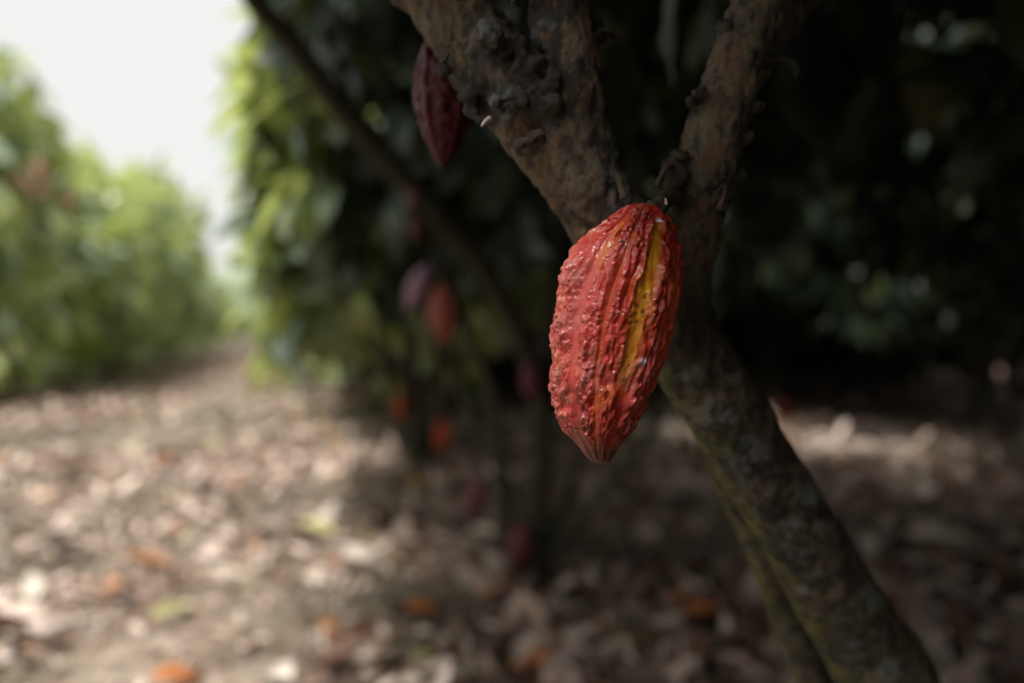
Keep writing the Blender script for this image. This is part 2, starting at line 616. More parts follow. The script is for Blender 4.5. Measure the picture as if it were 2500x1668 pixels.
ORD = ['first', 'second', 'third', 'fourth', 'fifth', 'sixth', 'seventh', 'eighth', 'ninth', 'tenth', 'eleventh', 'twelfth', 'thirteenth', 'fourteenth', 'fifteenth']

# left row beside the open alley
left = [(10.2, 0.80, 1.08), (13.6, 0.9, 0.84), (16.6, 0.95, 0.90), (20.0, 1.0, 1.08), (24.0, 1.05, 1.22), (28.5, 1.10, 1.38), (33.5, 1.0, 1.22), (39, 1.0, 1.10), (46, 1.0, 1.05), (55, 1.1, 1.05), (66, 1.2, 1.1)]
for k, (yy, sw, sh) in enumerate(left):
    xx = -4.75 - 0.37 * yy
    row_tree(xx, yy, VAR_L[k % 3], k * 2.1, (sw, sw, sh), 'leafy green cacao tree, %s from the camera in the row left of the path' % ORD[k], 'cacao trees left of the path')
# reddish young leaves on the nearest tree of the left row
lt0 = next(o for o in bpy.data.objects if o.get('label', '').startswith('leafy green cacao tree, first'))
bpy.context.view_layer.update()
yp = np.array([P(90, 395, 9.6), P(60, 420, 9.7), P(110, 430, 9.6), P(150, 470, 9.8)])
V, F = sprays(yp, np.tile(np.array([[0.4, -0.6, 0.1]]), (4, 1)), 5, 0.34, np.random.default_rng(5))
yl_ = link('young_leaves', mesh_np('young_leaves', V, F, M_FLUSH), lt0)
yl_.matrix_parent_inverse = lt0.matrix_world.inverted()
yl_['label'] = 'reddish young leaves'
# a second line behind the left row closes the view under it
for k, yy in enumerate((16, 20.5, 25, 30, 36, 43)):
    xx = -8.2 - 0.37 * yy
    row_tree(xx, yy, VAR_S[k % 2], k * 1.7 + 0.5, (1, 1, 0.95), 'shaded cacao tree, %s from the camera in the line behind the left row' % ORD[k], 'cacao trees behind the left row')
# main row, beyond the two trees built by hand
for k, yy in enumerate((8.7, 11.6, 14.6, 17.8, 21.2, 25, 29.5, 35, 42, 50, 60)):
    xx = 1.45 - 0.37 * yy
    s = 0.78 if k < 9 else 0.95
    row_tree(xx, yy, VAR_M[(k + 1) % 2], k * 2.9 + 1, (s, s, 0.98 - 0.02 * k), 'cacao tree right of the path, %s beyond the tree with orange pods' % ORD[k], 'cacao trees right of the path')
# rows of the dark grove to the right
rows = [('first', 4.35, (2.3, 9.0, 11.7, 14.4, 17.6, 21)), ('second', 7.6, (4.0, 7.2, 10.2, 13.7, 17, 20.4)), ('third', 10.9, (6.8, 9.8, 12.6, 15.6, 19.0, 22.5)), ('fourth', 14.3, (13.0, 16.2, 19.4, 22.8)), ('fifth', 17.6, (18, 21.5, 25, 28.5)), ('sixth', 21, (23, 26.5, 30, 34))]
for rn, off, ys in rows:
    for k, yy in enumerate(ys):
        xx = off - 0.37 * yy
        row_tree(xx, yy, VAR_D[(k + len(rn)) % 3] if yy < 11 else VAR_S[k % 2], k * 2.3 + off, (1.0, 1.0, 1.0) if rn == 'first' else (1.08, 1.08, 1.2), 'cacao tree in the dark grove, %s along the %s row right of the near trunk' % (ORD[k], rn),
                 'cacao trees in the dark grove')

# trees that close the far end of the path
for k, (xx, yy, s) in enumerate(((-27.0, 74, 1.0), (-31.5, 80, 1.1), (-35.5, 92, 1.3), (-30.0, 88, 1.2))):
    row_tree(xx, yy, VAR_M[k % 2], k * 1.3, (1.5, 1.5, s), 'pale green tree closing the far end of the path, %s nearest of them' % ORD[k], 'trees at the end of the path')
# unseen rows carried on around the camera, trees added to shade the near trunk
for k, (xx, yy) in enumerate(((2.35, -1.5), (3.3, -4.4), (4.6, -0.4), (4.9, -3.6), (7.4, 1.0), (2.0, -3.0), (1.2, -5.2))):
    row_tree(xx, yy, VAR_D[k % 3], k * 1.9, (1, 1, 1), 'unseen cacao tree beside the camera, %s of those added to shade the trunk' % ORD[k], 'cacao trees in the dark grove')

# ------------------------------------------------------------------ second tree in the row (dark stem behind the pod)
B1 = P(1300, 1400, 3.15)
t1 = tag(empty('cacao_tree', (B1[0], B1[1], float(gh(B1[0], B1[1])) - 0.02)), 'cacao tree with thin stems and a long limb arching up left, beyond the red pod', 'tree', 'cacao trees right of the path')
O1 = np.array(t1.location)


def loc(o, pts):
    return [np.asarray(p) - o for p in pts]


sp = [
    (loc(O1, [P(1295, 1440, 3.15), P(1310, 1300, 3.12), P(1322, 1100, 3.05), P(1318, 950, 2.95), P(1290, 880, 2.9)]), (0.075, 0.055, 0.048, 0.045, 0.043)),
    (loc(O1, [P(1318, 950, 2.95), P(1262, 800, 2.8), P(1180, 655, 2.65), P(1060, 510, 2.5), P(940, 390, 2.35), P(820, 250, 2.2), P(715, 110, 2.1), P(620, 0, 2.0), P(560, -110, 1.95)]),
     (0.046, 0.046, 0.045, 0.045, 0.044, 0.041, 0.038, 0.033, 0.024)),
    (loc(O1, [P(1320, 1000, 3.0), P(1350, 700, 3.2), P(1420, 300, 3.4), P(1500, -100, 3.5)]), (0.045, 0.04, 0.035, 0.02)),
    (loc(O1, [P(1280, 1420, 3.15), P(1244, 1300, 3.0), P(1215, 1120, 2.95), P(1195, 950, 3.0), P(1130, 800, 3.1), P(1050, 620, 3.3), P(980, 350, 3.4)]), (0.05, 0.032, 0.028, 0.026, 0.024, 0.022, 0.015)),
    (loc(O1, [P(1330, 1380, 3.15), P(1400, 1285, 3.0), P(1500, 1160, 2.8), P(1600, 1040, 2.7), P(1700, 850, 2.6)]), (0.035, 0.026, 0.022, 0.020, 0.012)),
    (loc(O1, [P(1290, 1400, 3.15), P(1262, 1230, 3.3), P(1165, 1040, 3.6), P(1100, 860, 3.8), P(1090, 640, 3.9)]), (0.035, 0.028, 0.026, 0.024, 0.018)),
    (loc(O1, [P(1310, 1390, 3.15), P(1400, 1180, 3.5), P(1450, 950, 3.8), P(1430, 700, 4.0)]), (0.034, 0.028, 0.025, 0.018)),
    (loc(O1, [P(1060, 510, 2.5), P(1072, 600, 2.45), P(1080, 690, 2.42)]), (0.016, 0.011, 0.008)),
    (loc(O1, [P(860, 300, 2.25), P(760, 200, 2.4), P(700, 20, 2.6), P(660, -200, 2.8)]), (0.025, 0.022, 0.018, 0.012)),
]
V, F = stems(sp, 12, 30, 0.14)
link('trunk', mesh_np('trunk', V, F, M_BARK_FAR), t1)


def pix(p):
    """world -> photo pixel"""
    q = p - np.array([0, 0, CAM_H])
    dep = q[:, 1] * _c - q[:, 2] * _s
    v = q[:, 1] * _s + q[:, 2] * _c
    dd = np.maximum(dep, 1e-3)
    return 1250 + FPX * q[:, 0] / dd, 834 - FPX * v / dd, dep


def hand_crown(parent, centre, ax, n, seed, mat, keepf, per=6, Lm=0.25, gap=0.38, droop=0.75):
    tips, o = crown_tips(n, ax, seed, gap=gap)
    tips = tips + np.asarray(centre)
    k = keepf(tips)
    tips, o = tips[k], o[k]
    V, F = sprays(tips - np.array(parent.location), o, per, Lm, np.random.default_rng(seed), droop)
    return link('crown', mesh_np('crown', V, F, mat), parent)


def keep1(p):
    x, y, d = pix(p)
    hole = (y > 720 - 0.25 * (x - 900)) & (x < 1500)
    lx_ = np.interp(y, [-200, 0, 110, 250, 390, 510, 655], [520, 620, 715, 820, 940, 1060, 1180])
    front = (np.abs(x - lx_) < 95) & (d < 2.9) & (y < 680)
    return (x > 700) & (p[:, 1] > 1.9) & (~hole) & (p[:, 2] > 1.25) & (~front)


hand_crown(t1, (0.1, 3.6, 3.0), (1.9, 1.7, 2.0), 1350, 201, M_LEAF_HALF_SHADED, keep1)

# a few sunlit leaves hanging on the alley side of that crown
tips = np.array([P(x, y, d) for x, y, d in ((680, 150, 3.0), (690, 210, 3.2), (700, 330, 3.2), (700, 420, 3.3), (740, 330, 3.0), (690, 500, 3.4), (690, 620, 3.6), (680, 690, 3.8),
                                          (700, 760, 3.9), (770, 620, 3.4), (720, 520, 3.2), (800, 470, 3.0), (790, 60, 2.8), (800, 110, 2.9), (690, 250, 3.1), (690, 420, 3.3), (690, 580, 3.6))])
ru = np.random.default_rng(88)
tips = np.vstack([tips, np.array([P(ru.uniform(690, 820), ru.uniform(110, 770), ru.uniform(3.2, 4.8)) for _ in range(80)])])
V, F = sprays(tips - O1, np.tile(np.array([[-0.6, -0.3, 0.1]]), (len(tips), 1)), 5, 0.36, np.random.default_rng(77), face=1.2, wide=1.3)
link('crown', mesh_np('crown', V, F, M_LEAF_LIT_ALLEY), t1)['label'] = 'sunlit leaves on the path side'

# ------------------------------------------------------------------ third tree in the row
B2 = P(1020, 1150, 5.8)
t2 = tag(empty('cacao_tree', (B2[0], B2[1], float(gh(B2[0], B2[1])) - 0.02)), 'slender cacao tree with small orange-red pods low on its stems, beside the path', 'tree', 'cacao trees right of the path')
O2 = np.array(t2.location)
sp = [
    (loc(O2, [P(1030, 1160, 5.8), P(1015, 1050, 5.7), P(1003, 900, 5.6), P(985, 740, 5.5), P(960, 560, 5.5), P(900, 300, 5.4)]), (0.08, 0.06, 0.055, 0.05, 0.04, 0.02)),
    (loc(O2, [P(1035, 1160, 5.8), P(1080, 1060, 5.7), P(1110, 940, 5.7), P(1135, 800, 5.6), P(1150, 600, 5.6), P(1180, 300, 5.6)]), (0.06, 0.045, 0.040, 0.036, 0.03, 0.02)),
    (loc(O2, [P(1040, 1150, 5.8), P(1050, 980, 6.0), P(1095, 820, 6.2), P(1120, 600, 6.3)]), (0.05, 0.04, 0.035, 0.025)),
    (loc(O2, [P(1020, 1150, 5.8), P(960, 1000, 5.7), P(930, 860, 5.6), P(900, 650, 5.5)]), (0.05, 0.036, 0.032, 0.022)),
    (loc(O2, [P(1085, 1050, 5.7), P(1070, 900, 5.3), P(1060, 760, 5.0), P(1040, 600, 4.8)]), (0.03, 0.028, 0.025, 0.02)),
]
V, F = stems(sp, 10, 24, 0.12)
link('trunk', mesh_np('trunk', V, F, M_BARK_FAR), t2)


def keep2(p):
    x, y, d = pix(p)
    return (x > 625) & (y < 800)


hand_crown(t2, (-0.75, 6.1, 3.2), (1.6, 1.7, 2.3), 800, 202, M_LEAF_LIT, keep2, Lm=0.3)

ru = np.random.default_rng(99)
tips = np.array([P(ru.uniform(740, 1010), ru.uniform(540, 815), ru.uniform(6.0, 7.4)) for _ in range(80)])
V, F = sprays(tips - O2, np.tile(np.array([[-0.3, -0.5, 0.0]]), (len(tips), 1)), 6, 0.30, ru)
link('crown', mesh_np('crown', V, F, M_LEAF_SHADED), t2)['label'] = 'dark lower boughs'

# ------------------------------------------------------------------ the near tree: trunk and limbs in one skin
BASE0 = np.array([0.86, 1.22, 0.0])
BASE0[2] = float(gh(BASE0[0], BASE0[1]))
t0 = tag(empty('cacao_tree', tuple(BASE0 - np.array([0, 0, 0.02]))), 'near leaning cacao tree with rough brown forked limbs carrying the big red pod', 'tree', 'cacao trees right of the path')
O0 = np.array(t0.location)


def rpx(px, d):
    return px * d / FPX


limbs = []
# leaning trunk
tr = [(1590, 560, .565, 82), (1622, 700, .590, 90), (1665, 840, .605, 93), (1737, 950, .620, 94), (1833, 1110, .645, 94), (1929, 1270, .675, 96), (2014, 1410, .705, 98), (2099, 1550, .735, 103), (2180, 1690, .77, 112)]
pts = [P(x, y, d) for x, y, d, r in tr] + [np.array([0.60, 0.98, 0.38]), BASE0 + np.array([0, 0, -0.05])]
rad = [rpx(r, d) for x, y, d, r in tr] + [0.055, 0.085]
limbs.append((pts, rad))
# second stem behind the trunk
st = [(1735, 1080, .70, 45), (1800, 1200, .735, 46), (1862, 1330, .77, 45), (1905, 1450, .81, 43), (1955, 1580, .85, 42), (2020, 1720, .90, 42)]
pts = [P(x, y, d) for x, y, d, r in st] + [np.array([0.66, 1.10, 0.3]), BASE0 + np.array([-0.03, 0.03, -0.05])]
rad = [rpx(r, d) for x, y, d, r in st] + [0.03, 0.045]
limbs.append((pts, rad))
# left limb
ll = [(1600, 650, .575, 85), (1500, 560, .560, 92), (1422, 440, .548, 92), (1335, 318, .548, 100), (1228, 195, .556, 100), (1130, 70, .568, 88), (1085, 5, .575, 85), (1038, -62, .585, 82), (960, -180, .60, 75)]
pts = [P(x, y, d) for x, y, d, r in ll] + [np.array([-0.16, 0.75, 1.9]), np.array([-0.35, 0.95, 2.5])]
rad = [rpx(r, d) for x, y, d, r in ll] + [0.026, 0.014]
limbs.append((pts, rad))
# upright limb out of the left one
ul = [(1440, 440, .555, 72), (1405, 320, .548, 80), (1388, 200, .540, 82), (1380, 90, .538, 72), (1374, 0, .542, 68), (1360, -120, .56, 66)]
pts = [P(x, y, d) for x, y, d, r in ul] + [np.array([0.03, 0.75, 1.95]), np.array([0.0, 0.95, 2.7])]
rad = [rpx(r, d) for x, y, d, r in ul] + [0.02, 0.01]
limbs.append((pts, rad))
# right limb
rl = [(1650, 720, .590, 80), (1668, 620, .572, 78), (1692, 520, .556, 74), (1720, 420, .545, 73), (1748, 320, .540, 65), (1776, 220, .538, 67), (1815, 120, .540, 68), (1862, 0, .548, 66), (1910, -120, .565, 64)]
pts = [P(x, y, d) for x, y, d, r in rl] + [np.array([0.33, 0.72, 1.7]), np.array([0.5, 0.95, 2.5])]
rad = [rpx(r, d) for x, y, d, r in rl] + [0.024, 0.012]
limbs.append((pts, rad))
# dark branch leaving the right limb at the top of the frame
pts = [P(1850, 70, .56), P(1930, 10, .60), P(2010, -80, .66), P(2120, -260, .75)]
limbs.append((pts, [0.019, 0.017, 0.016, 0.014]))
pieces = [tube(loc(O0, p), r, 20, 60) for p, r in limbs]
# knots, cushions and scars along the limbs
knobs = [(1768, 65, .525, 16), (1706, 225, .520, 17), (1690, 250, .520, 14), (1655, 380, .523, 14), (1632, 415, .525, 20), (1655, 425, .522, 18), (1645, 445, .53, 16),
         (1832, 235, .53, 17), (1842, 258, .53, 13), (1822, 335, .53, 18), (1800, 345, .53, 14), (1792, 410, .53, 20), (1805, 430, .535, 16), (1775, 500, .525, 17), (1755, 470, .515, 16), (1740, 500, .520, 13),
         (1312, 112, .518, 14), (1316, 5, .530, 18), (1258, 0, .55, 14), (1320, 160, .520, 26), (1345, 200, .515, 26), (1350, 260, .512, 24), (1200, 95, .512, 34), (1225, 130, .520, 26),
         (1175, 292, .53, 17), (1160, 265, .53, 20), (1145, 235, .53, 20), (1085, 165, .535, 18), (1265, 240, .508, 26), (1220, 250, .510, 26), (1310, 335, .508, 22), (1275, 350, .51, 16),
         (1458, 60, .545, 16), (1472, 95, .545, 13), (1468, 180, .54, 14), (1480, 270, .545, 13), (1490, 380, .54, 16), (1500, 450, .54, 18), (1860, 150, .54, 22),
         (1760, 1010, .60, 26), (1800, 1080, .60, 20), (1850, 1140, .62, 22), (1905, 1220, .63, 18), (1735, 935, .59, 18)]
for x, y, d, r in knobs:
    pieces.append(ball(P(x, y, d) - O0, rpx(r, d)))
V, F = joinm(pieces)
raw = mesh_np('raw', V, F, None)
tmp = bpy.data.objects.new('raw', raw)
COL.objects.link(tmp)
md = tmp.modifiers.new('r', 'REMESH')
md.mode = 'VOXEL'
md.voxel_size = 0.0024
dg = bpy.context.evaluated_depsgraph_get()
ev = tmp.evaluated_get(dg)
em = bpy.data.meshes.new_from_object(ev)
nv = len(em.vertices)
co = np.empty(nv * 3)
em.vertices.foreach_get('co', co)
co = co.reshape(-1, 3)
fc = np.empty(len(em.polygons) * 4, dtype=np.int32)
em.loops.foreach_get('vertex_index', fc)
fc = fc.reshape(-1, 4)
ed = np.empty(len(em.edges) * 2, dtype=np.int32)
em.edges.foreach_get('vertices', ed)
ed = ed.reshape(-1, 2)
bpy.data.objects.remove(tmp)
bpy.data.meshes.remove(em)


def smooth_np(co, ed, it, lam=0.5):
    deg = np.bincount(ed.ravel(), minlength=len(co)).astype(float)[:, None]
    for _ in range(it):
        acc = np.zeros_like(co)
        for k in range(3):
            acc[:, k] = np.bincount(ed[:, 0], co[ed[:, 1], k], len(co)) + np.bincount(ed[:, 1], co[ed[:, 0], k], len(co))
        co = co * (1 - lam) + lam * acc / np.maximum(deg, 1)
    return co


def normals_np(co, fc):
    a = co[fc[:, 2]] - co[fc[:, 0]]
    b = co[fc[:, 3]] - co[fc[:, 1]]
    n = np.cross(a, b)
    out = np.zeros_like(co)
    for q in range(4):
        for k in range(3):
            out[:, k] += np.bincount(fc[:, q], n[:, k], len(co))
    return out / (np.linalg.norm(out, axis=1)[:, None] + 1e-12)


co = smooth_np(co, ed, 9)
nn = normals_np(co, fc)
wp = co + O0
ppx, ppy, pd = pix(wp)
# stretched noise follows the limb direction roughly (vertical)
st3 = wp * np.array([1.0, 1.0, 0.48])
big = fbm(wp * 26, 3, 2) - 0.5
mid = 1 - np.abs(fbm(st3 * 95, 7, 2) * 2 - 1) * 1.8
fine = fbm(st3 * 240, 11, 2) - 0.5
wl = np.clip(1 - worley(st3 * 200, 21) * 1.5, 0, 1)
# how rough: scarred zone on the left limb, warty right limb, smooth lower trunk
scar = np.exp(-(((ppx - 1230) / 130) ** 2 + ((ppy - 190) / 110) ** 2)) + np.exp(-(((ppx - 1330) / 60) ** 2 + ((ppy - 120) / 170) ** 2))
knob = np.zeros(len(co))
for x, y, d, r in knobs:
    knob = np.maximum(knob, np.exp(-(((ppx - x) ** 2 + (ppy - y) ** 2) / (r * 1.25) ** 2)))
knob *= (pd < 0.66)
low = sstep(820, 1000, ppy)
disp = big * 0.0065 + mid * 0.0013 * (1 - 0.6 * low) + fine * 0.0022 * (1 - 0.2 * low) + wl * 0.0017 * (1 - 0.8 * low)
disp += scar * ((fbm(wp * 60, 51, 3) - 0.5) * 0.017)
disp += knob * ((fbm(wp * 170, 53, 2) - 0.5) * 0.013 + (fine * 0.004))
co2 = co + nn * disp[:, None]
# colour zones: r crust and dark bark, g moss, b warm scar
crust_dark = sstep(0.50, 0.66, fbm(wp * np.array([120, 120, 70]), 61, 4, 0.7) + 0.18 * np.clip(scar, 0, 1) + 0.22 * knob + 0.05 * np.exp(-((ppx - 1420) / 50) ** 2) * (ppy < 400)) * 0.75
crust_dark = np.maximum(crust_dark, sstep(0.4, 0.8, knob) * 0.55)
crust_dark = np.maximum(crust_dark, low * sstep(0.56, 0.62, fbm(wp * 55, 63, 4, 0.65)) * 0.7)
crust_dark = np.maximum(crust_dark, np.exp(-(((ppx - 1690) / 90) ** 2 + ((ppy - 800) / 130) ** 2)) * 0.75)  # bark darkened smoothly on the trunk below the fork
# moss sits on the side of the lower trunk that faces the alley, and on the thin stem
mossf = low * sstep(0.25, 0.9, -nn[:, 0] * 0.9 + (fbm(wp * 30, 71, 2) - 0.5) * 0.8) * 0.85
mossf = np.maximum(mossf, sstep(0.60, 0.70, fbm(wp * 22, 73, 2)) * (0.08 + 0.35 * low))
warm = sstep(0.50, 0.70, fbm(wp * 70, 81, 4, 0.65)) * 0.55 * (1 - low)
warm = np.maximum(warm, np.exp(-(((ppx - 1300) / 70) ** 2 + ((ppy - 340) / 60) ** 2)) * sstep(0.4, 0.6, fbm(wp * 90, 83, 2)))
lich = np.zeros(len(co))
for x, y, r_ in ((1745, 990, 38), (1718, 1015, 26), (1772, 1015, 26), (1820, 1080, 24), (1852, 1100, 30), (1975, 1205, 36), (1930, 1280, 24), (2010, 1285, 24), (1795, 925, 20), (1690, 915, 34), (2130, 1460, 36),
                 (2165, 1640, 34), (1962, 1440, 18), (1205, 95, 34), (1225, 235, 40), (1170, 80, 24), (1315, 100, 26), (1345, 60, 18), (1240, 270, 24), (1470, 330, 16)):
    lich = np.maximum(lich, np.exp(-(((ppx - x) ** 2 + (ppy - y) ** 2) / (r_ * 1.2) ** 2) ** 1.5))
lich = sstep(0.50, 0.74, lich * 0.55 + 1.1 * (fbm(wp * 110, 87, 4, 0.7) - 0.32)) * np.where(ppy > 700, 0.5, 0.30)
colr = np.stack([crust_dark, mossf, warm, lich], 1)
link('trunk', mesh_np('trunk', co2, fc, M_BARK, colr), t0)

# fruit-stalk stubs and broken twigs on the limbs
stubs = [
    ('twig_stub', [(1640, 405, .515), (1627, 412, .505), (1612, 435, .500), (1603, 455, .500)], (6, 6, 6, 9), M_TWIG, 'pale dry twig stub pointing down left'),
    ('twig_stub', [(1752, 470, .500), (1766, 454, .492), (1771, 466, .490), (1765, 488, .492), (1758, 508, .500)], (6, 6, 5, 6, 8), M_TWIG, 'small curled loop of dry twig on the limb'),
    ('twig_stub', [(1500, 425, .515), (1512, 440, .508), (1518, 465, .506), (1524, 485, .506)], (9, 9, 7, 9), M_TWIG, 'short grey stub above the red pod'),
    ('twig_stub', [(1845, 160, .530), (1895, 145, .525), (1930, 152, .523), (1944, 170, .523), (1946, 190, .524)], (20, 13, 10, 10, 8), M_TWIG_DARK, 'dark broken twig curling down at its end'),
    ('twig_stub', [(1275, 5, .535), (1262, 2, .53), (1252, 2, .525)], (10, 9, 7), M_TWIG, None),
    ('twig_stub', [(1195, 290, .515), (1184, 298, .510), (1176, 308, .508)], (7, 5, 3), M_PALE, 'pale splinter of torn bark'),
    ('twig_stub', [(1465, 85, .54), (1485, 83, .54), (1496, 92, .545)], (8, 6, 9), M_TWIG_DARK, None),
    ('twig_stub', [(1080, 150, .52), (1090, 142, .51), (1096, 128, .508)], (7, 5, 3), M_TWIG, None),
]
for nm, pp, rr, mat, lab in stubs:
    V, F = tube([P(*q) - O0 for q in pp], [rpx(r, .51) for r in rr], 10, 24, 0.35)
    s_ = link(nm, mesh_np(nm, V, F, mat), t0)
    if lab: s_['label'] = lab


# crown of the near tree, out of view, spread to shade trunk and ground
def keep0(p):
    x, y, d = pix(p)
    vis = (p[:, 1] > -0.4) & (p[:, 2] < 1.1 + 0.5 * np.maximum(p[:, 1], 0) + 0.50)
    ok_far = (x > 1500) & (y < 250) & (d > 1.5)
    q = p - np.array([0.07, 0.49, 1.1])
    q = q / np.linalg.norm(q, axis=1)[:, None]
    ax_ = np.array([-0.70, -0.32, 0.64])
    light_gap = (q @ (ax_ / np.linalg.norm(ax_)) > math.cos(R(28))) | (q @ np.array(sdir) > math.cos(R(8)))  # gap shaped in the crown so sky and sun reach the pod
    side = (~light_gap) & (p[:, 0] > -1.25) & ((d < 0.05) | (x > 800) | (y < -700))
    return (~vis | ok_far) & side & (p[:, 2] > 1.5)


hand_crown(t0, (0.25, 0.7, 3.0), (2.4, 2.7, 1.6), 4600, 203, M_LEAF_SHADED, keep0, gap=0.22)
# single hanging leaves that show in the photograph
hl = [((1650, -60, .95), (1618, 215, 1.0), 0.36, (-0.9, -0.3, 0.4)), ((1735, 560, 1.25), (1722, 745, 1.25), 0.9, (-0.4, -1, 0.2))]
pos = np.array([P(*a) for a, b, w_, u in hl])
end = np.array([P(*b) for a, b, w_, u in hl])
L = np.linalg.norm(end - pos, axis=1)
for k, lab in enumerate(('pale narrow leaf hanging beyond the fork', 'pale leaf tip showing right of the trunk below the fork')):
    V, F = leaf_mesh(pos[k:k + 1] - O0, (end - pos)[k:k + 1], np.array([hl[k][3]], float), L[k:k + 1], np.array([0.2]), np.array([0.25]))
    link('hanging_leaf', mesh_np('hanging_leaf', V, F, M_LEAF_SHADED), t0)['label'] = lab

# ------------------------------------------------------------------ the red pod
D0 = 0.490
prof = [(499, 1562, 0), (503, 1561, 32), (511, 1560, 46), (523, 1559, 60), (541, 1556, 77), (560, 1547, 97), (601, 1531, 125), (657, 1520, 146), (725, 1510, 151), (794, 1498, 149), (863, 1487, 141), (946, 1471, 126),
        (1001, 1464, 106), (1035, 1462, 92), (1061, 1461, 74), (1093, 1462, 47), (1112, 1464, 35), (1123, 1466, 27), (1129, 1467, 17), (1132, 1467, 0)]
pr = np.array(prof, float)
pr[:, 2] *= 0.98
NV, NU = 620, 520
tt = np.linspace(0, 1, NV)
# arc-length style sampling of the outline so that the poles stay fine
yl = np.interp(tt, np.linspace(0, 1, len(pr)), pr[:, 0])
arc = np.concatenate([[0], np.cumsum(np.hypot(np.diff(pr[:, 0]), np.diff(pr[:, 2])))])
arc /= arc[-1]
from_arc = lambda col: np.interp(tt, arc, pr[:, col])
yc, xc, rc_ = from_arc(0), from_arc(1), from_arc(2)


def sm1(a, k=9):
    ker = np.hanning(k + 2)[1:-1]
    ker /= ker.sum()
    b = np.concatenate([2 * a[0] - a[k:0:-1], a, 2 * a[-1] - a[-2:-k - 2:-1]])
    return np.convolve(b, ker, 'same')[k:-k]


yc, xc, rc_ = sm1(yc, 15), sm1(xc, 21), sm1(rc_, 15)
rc_[0] = rc_[-1] = 0.5
PC = P(1510, 815, D0)
sc_ = D0 / FPX
th = np.linspace(-math.pi, math.pi, NU, endpoint=False)      # 0 faces the camera, +pi/2 is right
T, TH = np.meshgrid((yc - 499) / (1132 - 499), th, indexing='ij')
# furrows: angle, half width, depth, wide?
deg = math.pi / 180
fur = [(-41, 6.0, 0.075, 1), (-14, 3.2, 0.060, 0), (17, 8.5, 0.085, 1), (53, 3.6, 0.055, 0), (86, 9.0, 0.08, 1), (124, 3.5, 0.06, 0), (158, 9, 0.08, 1), (-167, 3.5, 0.06, 0), (-122, 9, 0.08, 1), (-84, 3.5, 0.055, 0)]
wig = 3.0 * (fbm(np.stack([T.ravel() * 5, TH.ravel() * 0 + 3, TH.ravel() * 0], 1), 5, 2).reshape(T.shape) - 0.5) * deg * 2
# slow twist of the furrows from stalk to tip, as in the photograph
tw = (np.interp(T, [0, 0.15, 0.35, 0.6, 0.85, 1], [10, 7, 0, -2, 2, 5])) * deg
fw = np.zeros_like(T)
fn = np.zeros_like(T)
dep_ = np.zeros_like(T)
yellow = np.zeros_like(T)
endf = sstep(0.0, 0.05, T) * (1 - 0.45 * sstep(0.75, 1.0, T))
for a, hw, dp, wide in fur:
    dd = (TH - (a * deg + tw + wig) + math.pi) % (2 * math.pi) - math.pi
    g_ = np.exp(-(np.abs(dd) / (hw * deg)) ** (3.0 if wide else 1.6))
    dep_ = np.maximum(dep_, g_ * dp * endf)
    if wide:
        fw = np.maximum(fw, g_)
        if a == 17:
            yellow = np.maximum(yellow, np.exp(-(np.abs(dd + 0.5 * deg) / (7.6 * deg)) ** 2.5) * sstep(0.06, 0.13, T) * (1 - sstep(0.55, 0.78, T)) * 1.0)
        elif a == 86:
            yellow = np.maximum(yellow, np.exp(-(np.abs(dd - 4 * deg) / (17 * deg)) ** 3) * sstep(0.25, 0.45, T) * 0.9)
        elif a == -41:
            yellow = np.maximum(yellow, np.exp(-(np.abs(dd - 5 * deg) / (5 * deg)) ** 2) * sstep(0.05, 0.1, T) * (1 - sstep(0.2, 0.32, T)) * 0.45)
        else:
            yellow = np.maximum(yellow, g_ * 0.7)
    else:
        fn = np.maximum(fn, g_)
# second order crease down the middle of each ridge
cre = np.zeros_like(T)
for a in (-66, -31, 0, 35, 70):
    dd = (TH - (a * deg + tw + 2.2 * wig) + math.pi) % (2 * math.pi) - math.pi
    cre = np.maximum(cre, np.exp(-(np.abs(dd) / (2.6 * deg)) ** 2) * endf)
F_ = np.maximum(fw, fn)
q = np.stack([np.sin(TH).ravel() * rc_.repeat(NU) * 1.0, -np.cos(TH).ravel() * rc_.repeat(NU), -yc.repeat(NU)], 1) * sc_   # metres
w1 = worley(q * np.array([165, 165, 100]) + 0.6 * fbm(q * 300, 3, 2)[:, None], 3)
bump1 = sstep(0, 1, np.clip(1 - w1 * 1.1, 0, 1)).reshape(T.shape)
w2 = worley(q * np.array([310, 310, 215]), 13)
bump2 = np.clip(1 - w2 * 1.2, 0, 1).reshape(T.shape)
rid = (1 - np.abs(fbm(q * np.array([185, 185, 52]), 23, 2) * 2 - 1) * 2.2).reshape(T.shape)
lumps = (fbm(q * 55, 29, 2) - 0.5).reshape(T.shape)
und = (fbm(q * 26, 39, 2) - 0.5).reshape(T.shape)
patch = sstep(0.35, 0.6, fbm(q * 45, 49, 2)).reshape(T.shape)
amp = (1 - 0.82 * fw) * (1 - 0.8 * fn) * (0.35 + 0.65 * sstep(0.0, 0.05, T)) * (1 - 0.75 * sstep(0.78, 0.97, T))
h = amp * (0.0030 * bump1 * (0.55 + 0.6 * patch) + 0.0010 * bump2 * (0.2 + patch) + 0.0022 * rid + 0.0018 * lumps - 0.0023) - cre * 0.0011 * amp
h += 0.0014 * und + 0.0001 * fbm(q * 700, 59, 2).reshape(T.shape)
RR = rc_[:, None] * sc_
RR = RR * (1.012 - dep_) + h * np.clip(RR / 0.012, 0, 1)
